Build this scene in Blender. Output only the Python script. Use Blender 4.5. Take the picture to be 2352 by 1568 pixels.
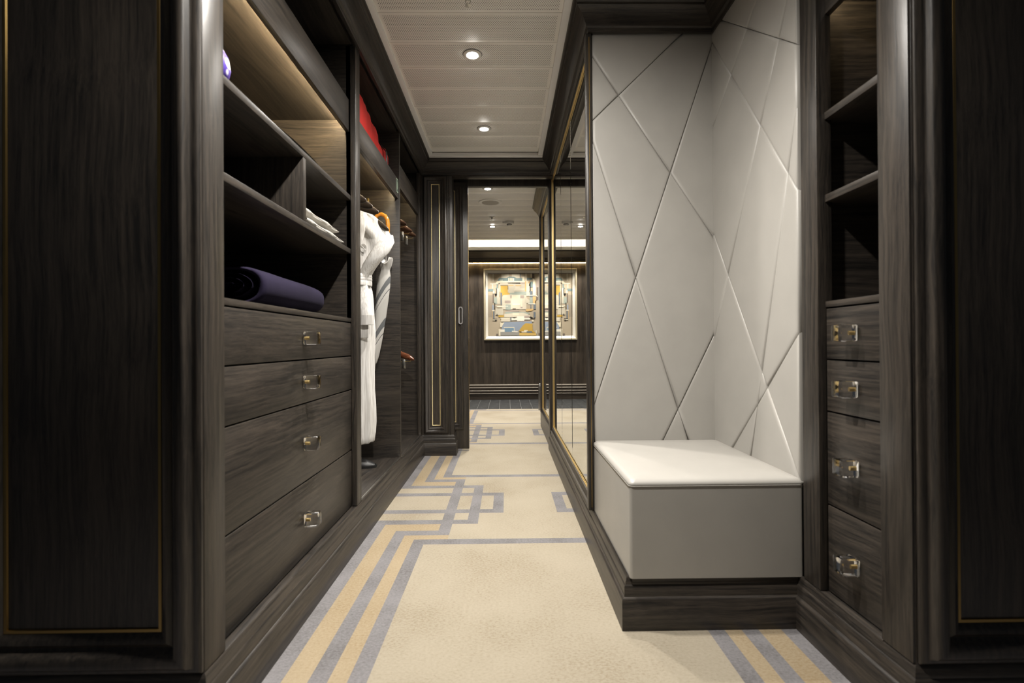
import bpy, bmesh, math, random
from mathutils import Vector, Matrix, noise
random.seed(7)
S = bpy.context.scene
for o in list(bpy.data.objects): bpy.data.objects.remove(o)
C = S.collection

# ------------------------------------------------------------------ camera
CAM_H = 0.85
psi, phi, rol = .0126, .0039, -.006
F = Vector((math.sin(psi)*math.cos(phi), math.cos(psi)*math.cos(phi), math.sin(phi)))
R0 = Vector((math.cos(psi), -math.sin(psi), 0)); U0 = R0.cross(F)
R = R0*math.cos(rol)+U0*math.sin(rol); U = R.cross(F)
cd = bpy.data.cameras.new('camera'); cam = bpy.data.objects.new('camera', cd); C.objects.link(cam)
M = Matrix((R, U, -F)).transposed().to_4x4(); M.translation = Vector((0, 0, CAM_H))
cam.matrix_world = M
cd.sensor_width = 36; cd.lens = 17; cd.clip_start = .02
cd.dof.use_dof = True; cd.dof.focus_distance = 2.9; cd.dof.aperture_fstop = 3.2
S.camera = cam

# ------------------------------------------------------------------ world, exposure
W = bpy.data.worlds.new('world'); S.world = W; W.use_nodes = True
bg = W.node_tree.nodes['Background']; bg.inputs[0].default_value = (.80, .88, 1, 1); bg.inputs[1].default_value = .03
S.view_settings.view_transform = 'Standard'; S.view_settings.look = 'None'
S.view_settings.gamma = 1; S.view_settings.use_curve_mapping = False
S.view_settings.exposure = 0.14
LIGHT = (1, .95, .88); LEDC = (1, .80, .50)
SPOT_W = 92.0; LED_E = 62.0
def area(name, loc, rot, sx, sy, w, col):
    l = bpy.data.lights.new(name, 'AREA'); l.shape = 'RECTANGLE'; l.size = sx; l.size_y = sy; l.energy = w; l.color = col
    o = bpy.data.objects.new(name, l); C.objects.link(o); o.location = loc; o.rotation_euler = rot; return o
def spot(name, loc, w, ang=2.2, blend=1.0, r=.03, col=LIGHT, tilt=(0, 0)):
    l = bpy.data.lights.new(name, 'SPOT'); l.energy = w; l.spot_size = ang; l.spot_blend = blend; l.shadow_soft_size = r; l.color = col
    o = bpy.data.objects.new(name, l); C.objects.link(o); o.location = loc; o.rotation_euler = (tilt[0], tilt[1], 0); return o

# ------------------------------------------------------------------ materials
def lin(c):
    return tuple(((v/255)/12.92 if v/255 <= .04045 else ((v/255+.055)/1.055)**2.4) for v in c)
def mat(name):
    m = bpy.data.materials.new(name); m.use_nodes = True
    return m, m.node_tree, m.node_tree.nodes['Principled BSDF']
def plain(name, col, rough=.5, metal=0, spec=.5, emit=None, es=0):
    m, t, b = mat(name); b.inputs['Base Color'].default_value = (*col, 1); b.inputs['Roughness'].default_value = rough
    b.inputs['Metallic'].default_value = metal; b.inputs['Specular IOR Level'].default_value = spec
    if emit: b.inputs['Emission Color'].default_value = (*emit, 1); b.inputs['Emission Strength'].default_value = es
    return m
def nd(t, ty, **k):
    n = t.nodes.new(ty)
    for a, v in k.items():
        if a in n.inputs: n.inputs[a].default_value = v
        else: setattr(n, a, v)
    return n
def wood(name, ax, dark=(.0135, .0123, .0113), light=(.058, .0475, .038), rough=.36, along=3.0, across=115):
    m, t, b = mat(name); L = t.links.new
    tc = nd(t, 'ShaderNodeTexCoord'); oi = nd(t, 'ShaderNodeObjectInfo')
    off = nd(t, 'ShaderNodeVectorMath', operation='SCALE'); comb = nd(t, 'ShaderNodeCombineXYZ')
    for i in range(3): L(oi.outputs['Random'], comb.inputs[i])
    L(comb.outputs[0], off.inputs[0]); off.inputs['Scale'].default_value = 13.7
    add = nd(t, 'ShaderNodeVectorMath', operation='ADD'); L(tc.outputs['Object'], add.inputs[0]); L(off.outputs[0], add.inputs[1])
    wn = nd(t, 'ShaderNodeTexNoise', Scale=2.2, Detail=2.0); L(add.outputs[0], wn.inputs['Vector'])
    ws = nd(t, 'ShaderNodeVectorMath', operation='SCALE'); L(wn.outputs['Color'], ws.inputs[0]); ws.inputs['Scale'].default_value = .05
    ad2 = nd(t, 'ShaderNodeVectorMath', operation='ADD'); L(add.outputs[0], ad2.inputs[0]); L(ws.outputs[0], ad2.inputs[1])
    def str_noise(a, c, det):
        mp = nd(t, 'ShaderNodeMapping'); s = [c, c, c]; s['XYZ'.index(ax)] = a
        mp.inputs['Scale'].default_value = s; L(ad2.outputs[0], mp.inputs['Vector'])
        n = nd(t, 'ShaderNodeTexNoise', Scale=1.0, Detail=det, Roughness=.6); L(mp.outputs[0], n.inputs['Vector']); return n
    n1 = str_noise(along, across, 4.0); n2 = str_noise(along*7, across*7, 2.0); n3 = str_noise(.8, 12, 2.0)
    mx = nd(t, 'ShaderNodeMath', operation='MULTIPLY_ADD'); L(n2.outputs[0], mx.inputs[0]); mx.inputs[1].default_value = .55; L(n1.outputs[0], mx.inputs[2])
    mx2 = nd(t, 'ShaderNodeMath', operation='MULTIPLY_ADD'); L(n3.outputs[0], mx2.inputs[0]); mx2.inputs[1].default_value = .38; L(mx.outputs[0], mx2.inputs[2])
    cr = nd(t, 'ShaderNodeValToRGB'); L(mx2.outputs[0], cr.inputs[0])
    cr.color_ramp.elements[0].position = .72; cr.color_ramp.elements[0].color = (*dark, 1)
    cr.color_ramp.elements[1].position = 1.32; cr.color_ramp.elements[1].color = (*light, 1)
    cr.color_ramp.elements[1].position = 1.0
    mr = nd(t, 'ShaderNodeMapRange'); L(mx2.outputs[0], mr.inputs[0])
    mr.inputs[1].default_value = .66; mr.inputs[2].default_value = 1.27
    L(mr.outputs[0], cr.inputs[0]); cr.color_ramp.elements[0].position = .18; cr.color_ramp.elements[1].position = .9
    L(cr.outputs[0], b.inputs['Base Color'])
    bp = nd(t, 'ShaderNodeBump', Strength=.12, Distance=.002); L(mx.outputs[0], bp.inputs['Height']); L(bp.outputs[0], b.inputs['Normal'])
    b.inputs['Roughness'].default_value = rough; b.inputs['Specular IOR Level'].default_value = .42
    return m
WX, WY, WZ = wood('oak_grain_x', 'X'), wood('oak_grain_y', 'Y'), wood('oak_grain_z', 'Z')
WFAR = wood('oak_far_wall', 'Z', dark=(.018, .014, .010), light=(.062, .047, .034), across=22, along=.9)
WFARX = wood('oak_far_trim', 'X', dark=(.018, .014, .010), light=(.062, .047, .034), across=60)
def cloth(name, col, scale=700, rough=.85, bump=.25, sheen=.2, var=.12):
    m, t, b = mat(name); L = t.links.new
    tc = nd(t, 'ShaderNodeTexCoord'); n = nd(t, 'ShaderNodeTexNoise', Scale=float(scale), Detail=2.0); L(tc.outputs['Object'], n.inputs['Vector'])
    n2 = nd(t, 'ShaderNodeTexNoise', Scale=9.0, Detail=3.0); L(tc.outputs['Object'], n2.inputs['Vector'])
    cr = nd(t, 'ShaderNodeValToRGB'); L(n2.outputs[0], cr.inputs[0])
    cr.color_ramp.elements[0].color = (*[c*(1-var) for c in col], 1); cr.color_ramp.elements[1].color = (*[min(1, c*(1+var)) for c in col], 1)
    cr.color_ramp.elements[0].position = .3; cr.color_ramp.elements[1].position = .7
    L(cr.outputs[0], b.inputs['Base Color'])
    bp = nd(t, 'ShaderNodeBump', Strength=bump, Distance=.001); L(n.outputs[0], bp.inputs['Height']); L(bp.outputs[0], b.inputs['Normal'])
    b.inputs['Roughness'].default_value = rough; b.inputs['Sheen Weight'].default_value = sheen
    return m
LEATHER = cloth('taupe_leather', (.365, .35, .322), scale=900, rough=.42, bump=.10, sheen=0, var=.03)
BRASS = plain('brushed_brass', (.72, .54, .24), .33, 1)
BRASSI = plain('satin_brass_inlay', (.95, .80, .46), .52, 1)
BRASSD = plain('aged_brass', (.40, .27, .10), .35, 1)
CHROME = plain('satin_steel', (.62, .61, .58), .28, 1)
GREYM = plain('grey_metal', (.26, .25, .245), .5, .3)
WHITE = plain('white_paint', (.78, .76, .71), .5)
TRIMW = plain('white_ceiling_trim', (.80, .79, .77), .45)
BLACK = plain('black_void', (.004, .004, .004), .6)
BLACKR = plain('black_rubber', (.012, .012, .012), .45)
MIRROR = plain('mirror_silver', (.93, .94, .92), .003, 1)
LAMP = plain('lamp_glow', (1, 1, 1), .5, emit=(1, .95, .88), es=60)
LED2 = plain('bright_led_strip_glow', (1, 1, 1), .5, emit=LEDC, es=380)
LED = plain('led_strip_glow', (1, 1, 1), .5, emit=LEDC, es=LED_E)
LEDG = plain('golden_led_glow', (1, 1, 1), .5, emit=(1, .74, .36), es=24.0)
LEDW = plain('cove_led_glow', (1, 1, 1), .5, emit=(1, .93, .78), es=32)
m, t, b = mat('crystal'); b.inputs['Base Color'].default_value = (1, 1, 1, 1); b.inputs['Transmission Weight'].default_value = 1; b.inputs['IOR'].default_value = 1.5; b.inputs['Roughness'].default_value = .01
GLASS = m
# carpet
def carpet(name, c0, c1, c2, big=3.0, fleck=.5):
    m, t, b = mat(name); L = t.links.new
    tc = nd(t, 'ShaderNodeTexCoord')
    nb = nd(t, 'ShaderNodeTexNoise', Scale=big, Detail=4.0); L(tc.outputs['Object'], nb.inputs['Vector'])
    mp = nd(t, 'ShaderNodeMapping'); mp.inputs['Scale'].default_value = (105, 165, 105); L(tc.outputs['Object'], mp.inputs['Vector'])
    ns = nd(t, 'ShaderNodeTexNoise', Scale=1.0, Detail=4.0, Roughness=.7); L(mp.outputs[0], ns.inputs['Vector'])
    ad = nd(t, 'ShaderNodeMath', operation='MULTIPLY_ADD'); L(ns.outputs[0], ad.inputs[0]); ad.inputs[1].default_value = .62; nbs = nd(t, 'ShaderNodeMath', operation='MULTIPLY'); nbs.inputs[1].default_value = .38; L(nb.outputs[0], nbs.inputs[0]); L(nbs.outputs[0], ad.inputs[2])
    cr = nd(t, 'ShaderNodeValToRGB'); L(ad.outputs[0], cr.inputs[0]); e = cr.color_ramp.elements
    e[0].position = .36; e[0].color = (*c2, 1); e[1].position = .60; e[1].color = (*c0, 1)
    k = e.new(.48); k.color = (*c1, 1)
    L(cr.outputs[0], b.inputs['Base Color'])
    nf = nd(t, 'ShaderNodeTexNoise', Scale=420.0, Detail=2.0); L(tc.outputs['Object'], nf.inputs['Vector'])
    bp = nd(t, 'ShaderNodeBump', Strength=.5, Distance=.003); L(nf.outputs[0], bp.inputs['Height']); L(bp.outputs[0], b.inputs['Normal'])
    b.inputs['Roughness'].default_value = .95; b.inputs['Specular IOR Level'].default_value = .1
    return m
CF = carpet('carpet_cream', (.335, .295, .228), (.305, .268, .204), (.238, .198, .14))
CT = carpet('carpet_tan', (.335, .272, .183), (.30, .24, .157), (.247, .185, .11))
CG = carpet('carpet_grey', (.21, .203, .208), (.17, .163, .166), (.122, .116, .115), big=7.0)
# perforated ceiling planks
def perforated(name, x0, x1):
    m, t, b = mat(name); L = t.links.new
    tc = nd(t, 'ShaderNodeTexCoord'); sp = nd(t, 'ShaderNodeSeparateXYZ'); L(tc.outputs['Object'], sp.inputs[0])
    def mth(op, a, c=None, d=None):
        n = nd(t, 'ShaderNodeMath', operation=op)
        for i, v in enumerate((a, c, d)):
            if v is None: continue
            if isinstance(v, (int, float)): n.inputs[i].default_value = v
            else: L(v, n.inputs[i])
        return n.outputs[0]
    P, Q = .0093, .0161
    def cell(v, p, o): return mth('MULTIPLY', mth('SUBTRACT', mth('FRACT', mth('ADD', mth('DIVIDE', v, p), o)), .5), p)
    def dist(o):
        a = cell(sp.outputs[0], P, o); c = cell(sp.outputs[1], Q, o); return mth('SQRT', mth('ADD', mth('MULTIPLY', a, a), mth('MULTIPLY', c, c)))
    d = mth('MINIMUM', dist(100.0), dist(100.5))
    hole = mth('LESS_THAN', d, .0021)
    inx = mth('MULTIPLY', mth('GREATER_THAN', sp.outputs[0], x0), mth('LESS_THAN', sp.outputs[0], x1))
    iny = mth('LESS_THAN', mth('ABSOLUTE', sp.outputs[1]), .086)
    f = mth('MULTIPLY', hole, mth('MULTIPLY', inx, iny))
    mx = nd(t, 'ShaderNodeMix', data_type='RGBA'); L(f, mx.inputs[0]); mx.inputs[6].default_value = (.88, .85, .79, 1); mx.inputs[7].default_value = (.075, .066, .055, 1)
    L(mx.outputs[2], b.inputs['Base Color']); b.inputs['Roughness'].default_value = .55
    return m
PERF = perforated('perforated_plank', -.375, .375)
PERFW = perforated('perforated_plank_wide', -3, 3)
m, t, b = mat('slate_tile'); L = t.links.new
tc = nd(t, 'ShaderNodeTexCoord'); oi = nd(t, 'ShaderNodeObjectInfo'); n = nd(t, 'ShaderNodeTexNoise', Scale=9.0, Detail=6.0, Roughness=.7); L(tc.outputs['Object'], n.inputs['Vector'])
cr = nd(t, 'ShaderNodeValToRGB'); L(n.outputs[0], cr.inputs[0]); cr.color_ramp.elements[0].color = (.016, .0165, .0165, 1); cr.color_ramp.elements[1].color = (.055, .056, .056, 1)
cr.color_ramp.elements[0].position = .3; cr.color_ramp.elements[1].position = .75
L(cr.outputs[0], b.inputs['Base Color']); b.inputs['Roughness'].default_value = .75; b.inputs['Specular IOR Level'].default_value = .2; SLATE = m
GROUT = plain('pale_grout', (.20, .20, .19), .8)
# robe waffle cloth
m, t, b = mat('white_robe_cloth'); L = t.links.new
tc = nd(t, 'ShaderNodeTexCoord'); mp = nd(t, 'ShaderNodeMapping'); mp.inputs['Scale'].default_value = (1, 1, .05); L(tc.outputs['Object'], mp.inputs['Vector'])
n = nd(t, 'ShaderNodeTexNoise', Scale=160.0, Detail=2.0); L(mp.outputs[0], n.inputs['Vector'])
cr = nd(t, 'ShaderNodeValToRGB'); L(n.outputs[0], cr.inputs[0]); cr.color_ramp.elements[0].color = (.55, .53, .505, 1); cr.color_ramp.elements[1].color = (.72, .71, .69, 1)
cr.color_ramp.elements[0].position = .35; cr.color_ramp.elements[1].position = .6
L(cr.outputs[0], b.inputs['Base Color']); b.inputs['Roughness'].default_value = .9
bp = nd(t, 'ShaderNodeBump', Strength=.35, Distance=.003); L(n.outputs[0], bp.inputs['Height']); L(bp.outputs[0], b.inputs['Normal']); ROBE = m
# umbrella: grey and pale spiral bands around the furled canopy
m, t, b = mat('grey_banded_umbrella_cloth'); L = t.links.new
tc = nd(t, 'ShaderNodeTexCoord'); sp = nd(t, 'ShaderNodeSeparateXYZ'); L(tc.outputs['Object'], sp.inputs[0])
def MA(op, a, c):
    n = nd(t, 'ShaderNodeMath', operation=op)
    for i, v in enumerate((a, c)):
        if isinstance(v, (int, float)): n.inputs[i].default_value = v
        else: L(v, n.inputs[i])
    return n.outputs[0]
fr = MA('FRACT', MA('ADD', MA('ADD', MA('MULTIPLY', sp.outputs[0], 8.5), MA('MULTIPLY', sp.outputs[2], -5.1)), 10.81), 0)
cr = nd(t, 'ShaderNodeValToRGB'); L(fr, cr.inputs[0]); cr.color_ramp.interpolation = 'CONSTANT'; e = cr.color_ramp.elements
e[0].position = 0; e[0].color = (.42, .41, .39, 1); e[1].position = .52; e[1].color = (.10, .105, .11, 1)
for p_, c_ in ((.72, (.42, .41, .39, 1)), (.86, (.06, .06, .065, 1)), (.89, (.45, .44, .42, 1))):
    k = e.new(p_); k.color = c_
L(cr.outputs[0], b.inputs['Base Color']); b.inputs['Roughness'].default_value = .55; UMB = m
RED = cloth('red_nylon', (.62, .018, .012), scale=500, rough=.7, bump=.15, sheen=0)
NAVY = cloth('navy_wool', (.0125, .0095, .024), scale=600, rough=.95, bump=.6, sheen=.0, var=.2)
NAVY.node_tree.nodes['Principled BSDF'].inputs['Specular IOR Level'].default_value = .15
GREYC = cloth('grey_felt', (.42, .40, .36), scale=600, rough=.9, bump=.3)
# blue and white printed pouch
m, t, b = mat('blue_white_print'); L = t.links.new
tc = nd(t, 'ShaderNodeTexCoord'); n = nd(t, 'ShaderNodeTexVoronoi', Scale=38.0); L(tc.outputs['Object'], n.inputs['Vector'])
cr = nd(t, 'ShaderNodeValToRGB'); L(n.outputs['Distance'], cr.inputs[0]); cr.color_ramp.elements[0].color = (.85, .85, .84, 1); cr.color_ramp.elements[0].position = .45
cr.color_ramp.elements[1].color = (.09, .05, .36, 1); cr.color_ramp.elements[1].position = .55
L(cr.outputs[0], b.inputs['Base Color']); b.inputs['Roughness'].default_value = .35; BLUEW = m
HWOOD = wood('hanger_walnut', 'X', dark=(.03, .016, .010), light=(.11, .055, .033), rough=.22, across=40)
HDARK = wood('hanger_dark_oak', 'X', dark=(.028, .021, .015), light=(.075, .055, .04), rough=.28, across=40)
HRED = wood('hanger_cherry', 'X', dark=(.09, .03, .014), light=(.24, .09, .045), rough=.2, across=40)
AMBER = plain('amber_varnished_wood', (.62, .235, .022), .18)

# ------------------------------------------------------------------ mesh builder
class MB:
    def __init__(s): s.v = []; s.f = []; s.m = []
    def add(s, vs, fs, mi=0):
        o = len(s.v); s.v += [tuple(p) for p in vs]
        for f in fs: s.f.append([i+o for i in f]); s.m.append(mi)
        return s
    def box(s, x0, x1, y0, y1, z0, z1, bev=.0015, mi=0):
        bm = bmesh.new(); bmesh.ops.create_cube(bm, size=1)
        sx, sy, sz = abs(x1-x0), abs(y1-y0), abs(z1-z0)
        for v in bm.verts: v.co = Vector(((x0+x1)/2+v.co.x*sx, (y0+y1)/2+v.co.y*sy, (z0+z1)/2+v.co.z*sz))
        bv = min(bev, .3*min(sx, sy, sz))
        if bv > 1e-5: bmesh.ops.bevel(bm, geom=bm.edges[:], offset=bv, segments=2, affect='EDGES', profile=.5)
        bm.verts.index_update()
        s.add([v.co for v in bm.verts], [[v.index for v in f.verts] for f in bm.faces], mi); bm.free(); return s
    def strip(s, rings, closed=False, caps=False, mi=0, loop=False):
        n = len(rings[0]); o = len(s.v)
        for r in rings: s.v += [tuple(p) for p in r]
        k = len(rings)
        for i in range(k if loop else k-1):
            a, b_ = i*n, ((i+1) % k)*n
            for j in range(n if closed else n-1):
                s.f.append([o+a+j, o+a+(j+1) % n, o+b_+(j+1) % n, o+b_+j]); s.m.append(mi)
        if caps:
            s.f.append([o+j for j in range(n)][::-1]); s.m.append(mi)
            s.f.append([o+(k-1)*n+j for j in range(n)]); s.m.append(mi)
        return s
    def tube(s, pts, r, n=10, caps=True, mi=0, flat=None):
        pts = [Vector(p) for p in pts]; rs = r if isinstance(r, (list, tuple)) else [r]*len(pts)
        rings = []; up = Vector((0, 0, 1)); prev = None
        for i, p in enumerate(pts):
            d = (pts[min(i+1, len(pts)-1)]-pts[max(i-1, 0)]).normalized()
            if prev is None:
                a = up if abs(d.z) < .9 else Vector((1, 0, 0)); x = d.cross(a).normalized()
            else: x = (prev-d*prev.dot(d)).normalized()
            prev = x; y = d.cross(x)
            fl = flat if flat else (1, 1)
            rings.append([p+x*(rs[i]*fl[0]*math.cos(2*math.pi*k/n))+y*(rs[i]*fl[1]*math.sin(2*math.pi*k/n)) for k in range(n)])
        return s.strip(rings, closed=True, caps=caps, mi=mi)
    def lathe(s, prof, c, n=28, caps=False, mi=0):
        c = Vector(c); rings = [[c+Vector((r*math.cos(2*math.pi*k/n), r*math.sin(2*math.pi*k/n), z)) for k in range(n)] for r, z in prof]
        return s.strip(rings, closed=True, caps=caps, mi=mi)
    def sweep(s, path, prof, mi=0, caps=True):
        """profile (d outwards to the right of travel, z) along a path in plan, mitred"""
        P = [Vector((x, y)) for x, y in path]; rings = []
        for i, p in enumerate(P):
            ns = []
            if i > 0: d = (P[i]-P[i-1]).normalized(); ns.append(Vector((d.y, -d.x)))
            if i < len(P)-1: d = (P[i+1]-P[i]).normalized(); ns.append(Vector((d.y, -d.x)))
            if len(ns) == 2: b_ = (ns[0]+ns[1]); b_ = b_/(1+ns[0].dot(ns[1]))
            else: b_ = ns[0]
            rings.append([(p.x+b_.x*d_, p.y+b_.y*d_, z) for d_, z in prof])
        for i in range(len(rings)-1):
            d = P[i+1]-P[i]; s.strip(rings[i:i+2], closed=True, caps=False, mi=1 if abs(d.x) > abs(d.y) else 0)
        if caps:
            s.add(rings[0], [list(range(len(prof)))[::-1]]); s.add(rings[-1], [list(range(len(prof)))])
        return s
    def frame(s, o, ax, ay, n, w, h, prof, mi=0):
        """moulding mitred round a rectangle: profile (u inwards, v out of the plane)"""
        o, ax, ay, n = Vector(o), Vector(ax), Vector(ay), Vector(n)
        rings = []
        for cx, cy, sx, sy in ((0, 0, 1, 1), (w, 0, -1, 1), (w, h, -1, -1), (0, h, 1, -1)):
            rings.append([o+ax*(cx+sx*u)+ay*(cy+sy*u)+n*v for u, v in prof])
        return s.strip(rings, closed=False, loop=True, mi=mi)
    def prism(s, pts, d, mi=0):
        d = Vector(d); n = len(pts); a = [Vector(p) for p in pts]
        return s.add(a+[p+d for p in a], [list(range(n))[::-1], list(range(n, 2*n))]+[[i, (i+1) % n, n+(i+1) % n, n+i] for i in range(n)], mi)
    def mesh(s, name, mats, org=(0, 0, 0), smooth=True, ang=38, fix=True):
        me = bpy.data.meshes.new(name); og = Vector(org)
        me.from_pydata([Vector(p)-og for p in s.v], [], s.f)
        for m_ in (mats if isinstance(mats, (list, tuple)) else [mats]): me.materials.append(m_)
        me.polygons.foreach_set('material_index', s.m)
        if fix:
            bm = bmesh.new(); bm.from_mesh(me); bmesh.ops.recalc_face_normals(bm, faces=bm.faces[:]); bm.to_mesh(me); bm.free()
        if smooth:
            me.polygons.foreach_set('use_smooth', [True]*len(me.polygons)); me.set_sharp_from_angle(angle=math.radians(ang))
        me.update(); return me

ORG = {}
def tag(o, label=None, cat=None, group=None, kind=None):
    for k, v in (('label', label), ('category', cat), ('group', group), ('kind', kind)):
        if v: o[k] = v
    return o
def thing(name, loc, label, cat, group=None):
    o = bpy.data.objects.new(name, None); o.empty_display_size = .05; C.objects.link(o); o.location = loc
    ORG[o.name] = Vector(loc); return tag(o, label, cat, group)
def org(o): return ORG[o.name]
def part(name, mb, mats, parent, label=None, **k):
    og = org(parent); o = bpy.data.objects.new(name, mb.mesh(name, mats, og, **k)); C.objects.link(o); o.parent = parent
    ORG[o.name] = og
    if label: o['label'] = label
    return o
def solo(name, mb, mats, loc, label=None, cat=None, group=None, kind=None, **k):
    o = bpy.data.objects.new(name, mb.mesh(name, mats, loc, **k)); C.objects.link(o); o.location = loc
    ORG[o.name] = Vector(loc); return tag(o, label, cat, group, kind)
def struct(name, mb, mats, loc=(0, 0, 0), **k): return solo(name, mb, mats, loc, kind='structure', **k)
def copy_tree(o, parent=None, loc=None):
    c = o.copy(); C.objects.link(c)
    if parent: c.parent = parent
    if loc is not None: c.location = loc
    for ch in list(o.children):
        if ch.type in ('MESH', 'EMPTY', 'LIGHT'): copy_tree(ch, c)
    return c
B = lambda *a, **k: MB().box(*a, **k)

# ================================================================== SETTING
XL, XR = -.642, .876            # planes of the left and right cabinet faces
CEIL = 2.25
# ---- carpet floor: pattern cut as real cells of the floor mesh
SYM = .118; PER = 2.031; YC = 2.598
def cls(x, y):
    dx = abs(x-SYM)                                   # pattern is symmetric about the middle of the passage
    dy = abs((y-YC+PER/2) % PER-PER/2)
    a = dx                                             # distances: border .748 .. ; loop .133
    g = False
    s1o, s1i, s2o, s2i, s3o, s3i = .760, .690, .623, .573, .523, .473
    v2o, v2i, v3o, v3i, lo, li = .430, .376, .308, .256, .190, .135
    # third stripe
    if dy > .487 and s3i < a < s3o: g = True
    if .487 < dy < .540 and a < s3o: g = True
    # second stripe
    if dy > .388 and s2i < a < s2o: g = True
    if .388 < dy < .442 and v2i < a < s2o: g = True
    if dy < .442 and v2i < a < v2o: g = True
    # first stripe
    if dy > .256 and s1i < a < s1o: g = True
    if .256 < dy < .310 and v3i < a < s1o: g = True
    if dy < .310 and v3i < a < v3o: g = True
    # loop
    if .111 < dy < .164 and li < a < s1o: g = True
    if dy < .164 and li < a < lo: g = True
    if g: return 2
    if dy > .31 and s2o < a < s1i: return 1
    if dy > .44 and s3o < a < s2i: return 1
    if .31 < dy < .388 and v2o < a < s1i: return 1
    if .442 < dy < .487 and a < s2i and a > v2i: return 1
    if a > s1o: return 2
    return 0
xs = {-1.7, 2.0}
for a in (.760, .690, .623, .573, .523, .473, .430, .376, .308, .256, .190, .135): xs |= {SYM-a, SYM+a}
ys = {-1.0, 6.265}
for k in range(-2, 3):
    for d in (.111, .164, .256, .310, .388, .442, .487, .540):
        for sg in (-1, 1):
            y = YC+k*PER+sg*d
            if -1 < y < 6.265: ys.add(y)
xs, ys = sorted(xs), sorted(ys)
fl = MB(); nx = len(xs)
fl.v = [(x, y, 0) for y in ys for x in xs]
for j in range(len(ys)-1):
    for i in range(nx-1):
        fl.f.append([j*nx+i, j*nx+i+1, (j+1)*nx+i+1, (j+1)*nx+i]); fl.m.append(cls((xs[i]+xs[i+1])/2, (ys[j]+ys[j+1])/2))
struct('floor', fl, [CF, CT, CG], smooth=False)
tl = MB(); tl.box(-1.7, 2.0, 6.262, 7.36, -.03, -.004, 0); ft = struct('floor_stone', tl, GROUT)
tm = B(-.0708, .0708, 6.268, 7.34, -.006, 0, .0015).mesh('tile', SLATE)
for i in range(25):
    o = bpy.data.objects.new('tile', tm); C.objects.link(o); o.parent = ft; o.location = (-1.62+i*.1455, 0, random.uniform(-.0006, .0004))
# ---- ceiling slab, planks, light trims
ce = struct('ceiling', B(-1.7, 2.0, -.6, 6.49, 2.268, 2.30, 0).box(-1.7, 2.0, 6.46, 7.45, 2.47, 2.50, 0).box(-1.7, 2.0, 6.47, 6.49, 2.25, 2.47, 0), WHITE)
pm = MB().box(-.395, .395, -.1005, .1005, 0, .016, .0022).mesh('ceiling_plank', PERF)
pw = MB().box(-1.82, 1.82, -.1005, .1005, 0, .016, .0022).mesh('ceiling_plank_wide', PERFW)
PITCH = .2032
for i in range(14):
    y = 2.043+PITCH*(i-6)+PITCH/2
    if y > 3.55: break
    o = bpy.data.objects.new('ceiling_plank', pm if y > 1.9 else pw); C.objects.link(o); o.parent = ce
    o.location = (-.144 if y > 1.9 else .15, y, CEIL)
for i in range(13):
    o = bpy.data.objects.new('ceiling_plank', pw); C.objects.link(o); o.parent = ce; o.location = (.15, 3.99+PITCH*i, CEIL)
struct('trim_1', B(-.571, -.535, 1.0, 3.62, 2.243, 2.262, .001).box(.247, .285, 1.95, 3.62, 2.243, 2.262, .001).box(-.571, .285, 3.575, 3.612, 2.238, 2.262, .001), TRIMW)

# ---- crown and base mouldings
crown = [(0, 2.138), (.012, 2.138), (.014, 2.152), (.022, 2.156), (.024, 2.164), (.030, 2.176), (.044, 2.196), (.060, 2.210), (.066, 2.214), (.066, 2.224), (.076, 2.230), (.080, 2.236), (.080, 2.262), (0, 2.262)]
struct('trim_2', MB().sweep([(XL, 1.0), (XL, 3.70), (.36, 3.70), (.36, 2.004), (XR, 2.004), (XR, 1.0)], crown), [WY, WX])
base = [(0, 0), (.022, 0), (.022, .090), (.019, .094), (.013, .097), (.013, .126), (.011, .129), (.009, .131), (.009, .138), (.006, .143), (.006, .148), (.002, .154), (0, .156)]
struct('baseboard_left', MB().sweep([(-1.7, 1.035), (XL, 1.035), (XL, 3.70), (-.402, 3.70), (-.402, 3.81)], base), [WY, WX])
struct('baseboard_right', MB().sweep([(.36, 3.90), (.36, 1.4255+.02), (XR, 1.4455), (XR, 1.03), (2.0, 1.03)], base), [WY, WX])
struct('baseboard_hall', MB().sweep([(.352, 4.98), (.352, 3.945)][::-1], [(d*.9, z) for d, z in base][::-1]), [WY, WX])

# ---- front walls with raised bolection panels
bolec = [(0, 0), (0, .006), (.006, .012), (.012, .013), (.016, .017), (.020, .026), (.027, .031), (.036, .032), (.045, .028), (.050, .021), (.054, .013), (.059, .010), (.063, .013), (.068, .016), (.075, .014), (.080, .009), (.083, .006), (.085, .003)]
def fwall(name, x0, x1, fx0, fx1, y):
    w = struct(name, B(x0, x1, y, y+.03, .0, 2.262, .001), WZ)
    part('moulding', MB().frame((fx0, y, .160), (1, 0, 0), (0, 0, 1), (0, -1, 0), fx1-fx0, 1.96, bolec), WZ, w)
    part('brass_inlay', MB().frame((fx0+.086, y, .246), (1, 0, 0), (0, 0, 1), (0, -1, 0), fx1-fx0-.172, 1.788, [(0, 0), (0, .0035), (.006, .0035), (.007, 0)]), BRASSD, w, label='thin brass inlay')
    return w
fwall('wall_front_left', -1.7, XL-.001, -1.145, XL-.002, 1.035)
fwall('wall_front_right', XR+.001, 2.0, XR+.004, 1.42, 1.03)

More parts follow.
